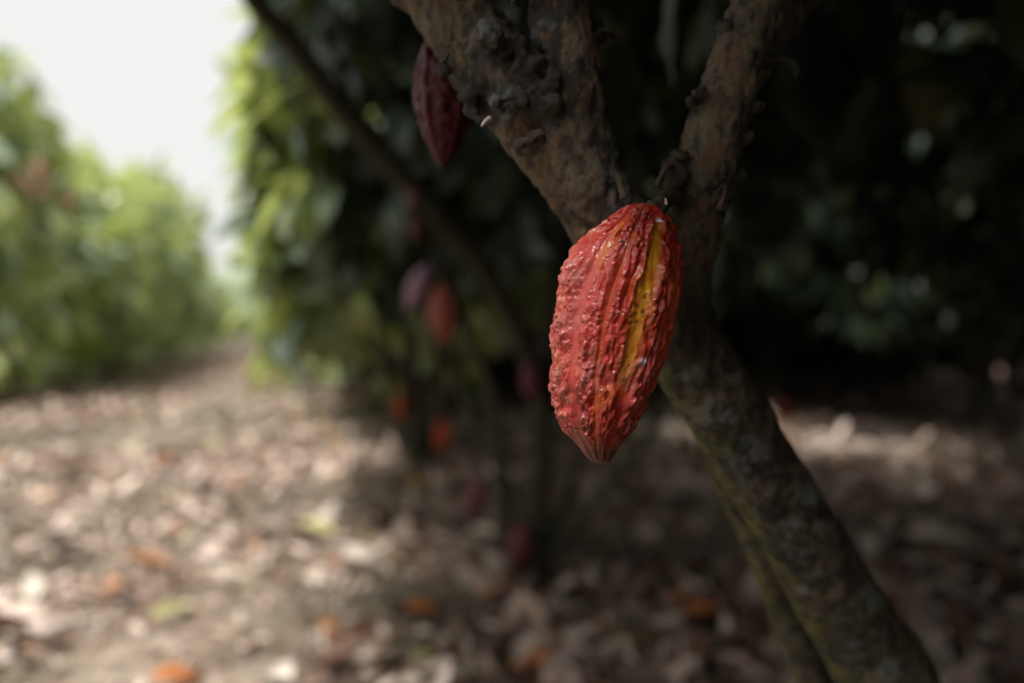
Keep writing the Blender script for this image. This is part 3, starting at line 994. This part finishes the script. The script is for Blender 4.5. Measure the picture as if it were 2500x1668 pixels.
# flatten the ridges a little toward their furrows: soft pentagon
X = xc[:, None] * sc_ - 1510 * sc_ + RR * np.sin(TH)
Yd = -RR * np.cos(TH) * 0.94
Z = -(yc[:, None] - 815) * sc_ + 0 * TH
V = np.stack([X, Yd, Z], -1).reshape(-1, 3)
i = np.arange(NV - 1)[:, None] * NU
j = np.arange(NU)[None, :]
jn = (j + 1) % NU
F = np.stack([i + jn, i + j, i + NU + j, i + NU + jn], -1).reshape(-1, 4)
# skin colour
nz = lambda s, sd: fbm(q * s, sd, 3).reshape(T.shape)
red = np.array([0.41, 0.022, 0.018])
deep = np.array([0.26, 0.014, 0.014])
pink = np.array([0.54, 0.085, 0.07])
yel = np.array([0.66, 0.31, 0.018])
orange = np.array([0.50, 0.11, 0.015])
brown = np.array([0.13, 0.040, 0.028])
C = red[None, None] * np.ones((*T.shape, 1))


def mixc_(C, col, f):
    f = np.clip(f, 0, 1)[..., None]
    return C * (1 - f) + col * f


C = mixc_(C, deep, sstep(0.45, 0.65, nz(60, 101)) * 0.8)
C = mixc_(C, orange, sstep(0.55, 0.70, nz(75, 103)) * 0.5)
C = mixc_(C, orange, fn * 0.55 + cre * 0.2)
C = mixc_(C, red * 1.05, fw * 0.5)
leftm = sstep(0.1, -0.7, TH) * (np.abs(TH) < 1.8)
C = mixc_(C, pink, leftm * (0.35 + 0.45 * fw) * sstep(0.05, 0.2, T) * (1 - 0.7 * sstep(0.5, 0.8, T)))  # pinker left flank and furrow, sky sheen painted into the skin
C = mixc_(C, yel, yellow * (0.55 + 0.9 * (nz(120, 105) - 0.2)))
# waxy grey bloom low on the left and near the yellow furrow
bloom = sstep(0.50, 0.66, nz(48, 107)) * (0.55 * leftm * sstep(0.35, 0.6, T) + 0.35 * np.exp(-(((TH - 0.45) / 0.4) ** 2 + ((T - 0.66) / 0.09) ** 2)))
C = mixc_(C, np.array([0.36, 0.22, 0.20]), bloom * (0.4 + 0.6 * bump1))
C = mixc_(C, np.array([0.60, 0.24, 0.20]), np.clip(bump1 * 1.5 - 0.35, 0, 1) * (0.12 + 0.42 * leftm) * (1 - 0.6 * sstep(0.75, 0.95, T)) * (1 - fw) * sstep(0.35, 0.6, nz(90, 121)))  # pale waxy bump tops, left-side highlights painted into the skin
C = mixc_(C, brown, sstep(0.80, 0.99, T) * 0.75 + sstep(0.70, 0.95, T) * 0.35 * sstep(0.4, 0.6, nz(70, 109)))
C = mixc_(C, np.array([0.10, 0.028, 0.03]), sstep(0.56, 0.68, nz(80, 113)) * sstep(0.5, 0.75, T) * 0.5)
# black specks in the yellow furrow, a black split at the top
spk = sstep(0.63, 0.70, nz(380, 111)) * np.clip(yellow * 1.2, 0, 1) * sstep(0.25, 0.4, T)
C = mixc_(C, np.array([0.02, 0.015, 0.012]), spk * 0.85)
ddc = (TH - (-14 * deg + tw + wig) + math.pi) % (2 * math.pi) - math.pi
crack = np.exp(-(ddc / (1.5 * deg)) ** 2) * (1 - sstep(0.12, 0.28, T)) * sstep(0.40, 0.5, nz(150, 117))
C = mixc_(C, np.array([0.012, 0.014, 0.016]), crack * 0.95)
for (ta, tb, rr_, colr_) in ((0.52, 0.085, 0.012, (0.75, 0.75, 0.78)), (0.50, 0.60, 0.012, (0.60, 0.55, 0.60)), (-0.42, 0.19, 0.008, (0.02, 0.02, 0.03)), (-0.25, 0.17, 0.008, (0.03, 0.03, 0.04)), (0.25, 0.065, 0.010, (0.02, 0.02, 0.03)), (0.62, 0.10, 0.010, (0.02, 0.02, 0.02))):
    sp_ = np.exp(-(((TH - ta) / (rr_ * 5.5)) ** 2 + ((T - tb) / rr_) ** 2)) * sstep(0.42, 0.52, nz(260, 119))
    C = mixc_(C, np.array(colr_), sp_ * 1.3)
pod = tag(empty('cacao_pod', tuple(PC)), 'large knobbly red cacao pod with a yellow furrow, hanging sharp in front of the fork', 'cacao pod', 'cacao pods')
link('husk', mesh_np('husk', V, F, M_POD, C.reshape(-1, 3)), pod)
V, F = tube([P(1590, 508, .500) - PC, P(1606, 500, .503) - PC, P(1622, 492, .512) - PC, P(1640, 480, .530) - PC], [rpx(20, .5), rpx(17, .5), rpx(19, .5), rpx(27, .5)], 14, 30, 0.4)
link('stalk', mesh_np('stalk', V, F, M_TWIG), pod)
V, F = tube([P(1622, 505, .492) - PC, P(1618, 520, .485) - PC, P(1612, 534, .480) - PC], [rpx(10, .49), rpx(9, .49), rpx(7, .49)], 12, 24, 0.4)
link('stalk_stub', mesh_np('stalk_stub', V, F, M_TWIG_DARK), pod)
V, F = tube([P(1627, 500, .490) - PC, P(1626, 490, .489) - PC, P(1624, 484, .489) - PC], [rpx(4, .49), rpx(3, .49), rpx(1, .49)], 10, 12, 0.3)
link('splinter', mesh_np('splinter', V, F, M_PALE), pod)


# ------------------------------------------------------------------ other pods
def far_pod(px, py, d, lp, wp_, tilt, col, label, attach=None, seed=0, nu=60, nv=60, yaw=0.0, ridge=0.07):
    L = lp * d / FPX
    Wd = wp_ * d / FPX / 2
    t = np.linspace(0, 1, nv)
    rad = Wd * np.sin(math.pi * np.clip(t, 0.004, 0.996)) ** 0.62 * (1 - 0.28 * t ** 2.2) * 1.06
    th = np.linspace(-math.pi, math.pi, nu, endpoint=False)
    T, A = np.meshgrid(t, th, indexing='ij')
    fr = (np.cos(A * 10 + yaw) * 0.5 + 0.5) ** 2 * (0.6 + 0.4 * np.cos(A * 5 + yaw))
    q = np.stack([np.sin(A).ravel() * rad.repeat(nu), np.cos(A).ravel() * rad.repeat(nu), (T * L).ravel()], 1)
    nzv = fbm(q / Wd * 3.8 + seed, seed, 2).reshape(T.shape)
    RR = rad[:, None] * (1 - ridge * (1 - fr) + 0.16 * (nzv - 0.5))
    Z = (0.5 - T) * L
    ct, st_ = math.cos(tilt), math.sin(tilt)
    X = RR * np.sin(A)
    V = np.stack([X * ct - Z * st_, RR * np.cos(A), X * st_ + Z * ct], -1).reshape(-1, 3)
    i = np.arange(nv - 1)[:, None] * nu
    j = np.arange(nu)[None, :]
    F = np.stack([i + (j + 1) % nu, i + j, i + nu + j, i + nu + (j + 1) % nu], -1).reshape(-1, 4)
    c = np.array(col)[None, None] * (0.7 + 0.6 * nzv[..., None]) * (0.85 + 0.3 * fr[..., None])
    c0 = P(px, py, d)
    o = tag(empty('cacao_pod', tuple(c0)), label, 'cacao pod', 'cacao pods')
    link('husk', mesh_np('husk', V, F, M_POD_FAR, c.reshape(-1, 3)), o)
    top = np.array([-(0.5 * L) * st_, 0, 0.5 * L * ct])
    if attach is None:
        att = c0 + top + np.array([0, 0.03, 0.03])
    else:
        att = np.array(attach)
    V, F = tube([top * 0.96, (top * 0.9 + (att - c0) * 1.1) / 2, att - c0], [0.007, 0.006, 0.007], 8, 12)
    link('stalk', mesh_np('stalk', V, F, M_BARK_FAR), o)
    return o


far_pod(1086, 226, .625, 362, 165, R(-1.5), (0.060, 0.004, 0.007), 'dark purple cacao pod half hidden behind the left limb', P(1110, 60, .60), 3, 200, 200, 0.6, 0.10)
RED, ORG, PUR, MAU = (0.27, 0.065, 0.045), (0.38, 0.050, 0.014), (0.12, 0.03, 0.045), (0.30, 0.18, 0.25)
far_pod(1083, 770, 2.42, 150, 78, R(2), RED, 'brownish red cacao pod, larger of the hanging pair in the middle distance', P(1080, 690, 2.42), 5)
far_pod(1020, 702, 2.50, 125, 56, R(-24), MAU, 'pale mauve cacao pod tilted beside the larger brownish red one', P(1068, 600, 2.46), 6)
far_pod(948, 738, 5.35, 82, 42, 0, RED, 'small dull red cacao pod hanging left of the mauve pod', P(982, 690, 5.5), 7)
far_pod(978, 994, 5.50, 66, 36, R(-8), ORG, 'small orange-red cacao pod low on the slender stem, beside the path', P(1005, 950, 5.62), 8)
far_pod(1080, 1066, 5.55, 84, 42, R(-8), ORG, 'small orange-red cacao pod nearest the foot of the slender tree', P(1100, 1010, 5.68), 9)
far_pod(1162, 1215, 2.95, 105, 50, R(-22), PUR, 'purple cacao pod slanting low on the thin olive stem', P(1220, 1155, 2.96), 10)
far_pod(1270, 1332, 2.90, 112, 56, R(-3), (0.12, 0.020, 0.028), 'magenta cacao pod touching the foot of the dark stem', P(1268, 1265, 3.06), 11)
far_pod(1296, 930, 2.80, 105, 50, R(4), (0.12, 0.025, 0.04), 'dark maroon cacao pod on the stem, close left of the big red pod', P(1312, 880, 2.93), 12)
far_pod(1006, 490, 2.30, 60, 34, R(-10), (0.17, 0.07, 0.09), 'small dusky pink cacao pod under the arching limb', P(1010, 455, 2.42), 13)
far_pod(1016, 556, 2.40, 66, 38, R(5), (0.11, 0.04, 0.025), 'small rusty cacao pod just below the dusky pink one', P(1040, 500, 2.47), 14)
far_pod(1062, 1160, 5.40, 60, 34, R(12), (0.11, 0.03, 0.06), 'small dark purple cacao pod at the foot of the slender tree', P(1050, 1120, 5.75), 15)
far_pod(1912, 1000, 5.2, 62, 44, R(60), (0.22, 0.04, 0.02), 'small red cacao pod lying on the leaves right of the near trunk', P(1925, 985, 5.25), 16)

# ------------------------------------------------------------------ leaf litter
N = 64000
lx = rng.uniform(-14, 15, N)
ly = 1.0 + 30 * rng.uniform(0, 1, N) ** 1.55
px_, py_, dp_ = pix(np.stack([lx, ly, np.zeros(N)], 1))
dn = fbm(np.stack([lx * 0.85, ly * 0.85, 0 * lx], 1), 91, 3)
thr = rng.uniform(0.37, 0.57, N)
keep = (dn > thr) & (px_ > -500) & (px_ < 3000) & (lx > -4.6 - 0.37 * ly - 1.5)
# barer soil patches beside the camera
for bx, by, rx, ry in ((-0.95, 2.95, 0.75, 0.55), (-1.9, 4.6, 1.0, 0.6), (-0.35, 2.75, 0.5, 0.5), (0.15, 3.6, 0.5, 0.5)):
    keep &= ~((((lx - bx) / rx) ** 2 + ((ly - by) / ry) ** 2 < 1) & (rng.uniform(0, 1, N) < 0.62))
lx = np.concatenate([lx[keep], rng.uniform(-0.75, 0.35, 60), rng.uniform(-0.2, 1.3, 50)])
ly = np.concatenate([ly[keep], rng.uniform(2.0, 2.55, 60), rng.uniform(2.1, 3.3, 50)])
NB = 9000                                       # crumbs and broken bits between the leaves
lx = np.concatenate([lx, rng.uniform(-4.0, 3.5, NB)])
ly = np.concatenate([ly, rng.uniform(1.2, 6.5, NB)])
K = len(lx)
az = rng.uniform(0, 2 * math.pi, K)
el = rng.normal(0, 0.22, K)
d = np.stack([np.cos(az) * np.cos(el), np.sin(az) * np.cos(el), np.sin(el)], 1)
up = np.stack([rng.normal(0, 0.35, K), rng.normal(0, 0.35, K), rng.choice([1, 1, -1], K)], 1)
pos = np.stack([lx, ly, gh(lx, ly) + rng.uniform(0.008, 0.05, K)], 1)
V, F = leaf_mesh(pos, d, up, np.concatenate([rng.uniform(0.10, 0.25, K - NB), rng.uniform(0.025, 0.09, NB)]), np.clip(rng.normal(0, 0.7, K), -1.3, 1.3), rng.uniform(-0.1, 0.8, K))
gz = gh(V[:, 0], V[:, 1]) + 0.004
V[:, 2] = np.maximum(V[:, 2], gz)
lt = link('leaf_litter', mesh_np('leaf_litter', V, F, M_LITTER))
tag(lt, 'dry pale brown fallen leaves strewn thickly over the ground', 'leaf litter', None, 'stuff')

singles = [
    (430, 1648, M_ORANGE, 'large orange fallen leaf at the bottom edge, left of whitish ones', 0.16, 20),
    (1040, 1500, M_ORANGE, 'bright orange fallen leaf on bare soil, lower left of the magenta pod', 0.17, 15),
    (1290, 1605, M_ORANGE, 'long orange-brown fallen leaf low in the middle, below the other orange ones', 0.20, 170),
    (1310, 1500, M_RUST, 'small rust red fallen leaf right below the magenta pod', 0.13, 10),
    (1700, 1500, M_ORANGE, 'orange fallen leaf curled in the shade just left of the leaning trunk', 0.22, 150),
    (1770, 1440, M_RUST, 'rusty fallen leaf touching the thin mossy stem', 0.18, 60),
    (1620, 1400, M_RUST, 'brown-red fallen leaf in the shade left of the thin mossy stem', 0.16, 30),
    (1030, 1182, M_YEL, 'yellow fallen leaf at the foot of the slender tree', 0.22, 10),
    (890, 1372, M_PALE, 'big whitish fallen leaf between the bare soil and the path', 0.24, 5),
    (1160, 1308, M_PALE, 'whitish fallen leaf lying left of the magenta pod', 0.24, 170),
    (1425, 1390, M_PALE, 'whitish fallen leaf right of the foot of the dark stem', 0.18, 120),
    (670, 1635, M_PALE, 'broad whitish fallen leaf at the bottom edge beside the orange one', 0.20, 140),
    (940, 1590, M_PALE, 'whitish upright fallen leaf low in the middle beside a yellowish one', 0.18, 80),
    (1050, 1600, M_OLIVE, 'yellowish fallen leaf low in the middle between whitish ones', 0.16, 45),
    (1110, 1640, M_PALE, 'whitish fallen leaf at the bottom edge below the long orange one', 0.18, 60),
    (430, 1500, M_OLIVE, 'olive yellow fallen leaf on the bare soil near the bottom left', 0.20, 60),
    (1960, 1120, M_PALE, 'sunlit pale fallen leaf right of the leaning trunk', 0.24, 160),
    (2240, 975, M_PALE, 'long pale fallen leaf lit in the grove far right', 0.26, 170),
    (2230, 1180, M_PALE, 'pale fallen leaf lit at the far right of the trunk, below the long one', 0.22, 100),
    (2310, 1160, M_ORANGE, 'orange fallen leaf at the far right beside a pale one', 0.2, 60),
    (2200, 1490, M_RUST, 'rusty fallen leaf in deep shade right of the leaning trunk', 0.2, 40),
    (1210, 870 + 30, M_PALE, None, 0.2, 40),
]
for k, (x, y, mat, lab, L, an) in enumerate(singles):
    if lab is None:
        continue
    dpt = (CAM_H - 0.0) / ((y - 815) / FPX)
    p = P(x, y, dpt)
    zz = float(gh(p[0], p[1])) + 0.06
    a = R(an)
    V, F = leaf_mesh(np.array([[-math.cos(a) * L / 2, -math.sin(a) * L / 2, 0.0]]), np.array([[math.cos(a), math.sin(a), 0.12]]), np.array([[0.1, -0.35, 1.0]]), np.array([L]), np.array([0.7]), np.array([0.45]), wide=1.25)
    me = mesh_np('fallen_leaf', V, F, mat)
    o = link('fallen_leaf', me)
    o.location = (p[0], p[1], zz)
    tag(o, lab, 'leaf', 'fallen leaves that stand out')
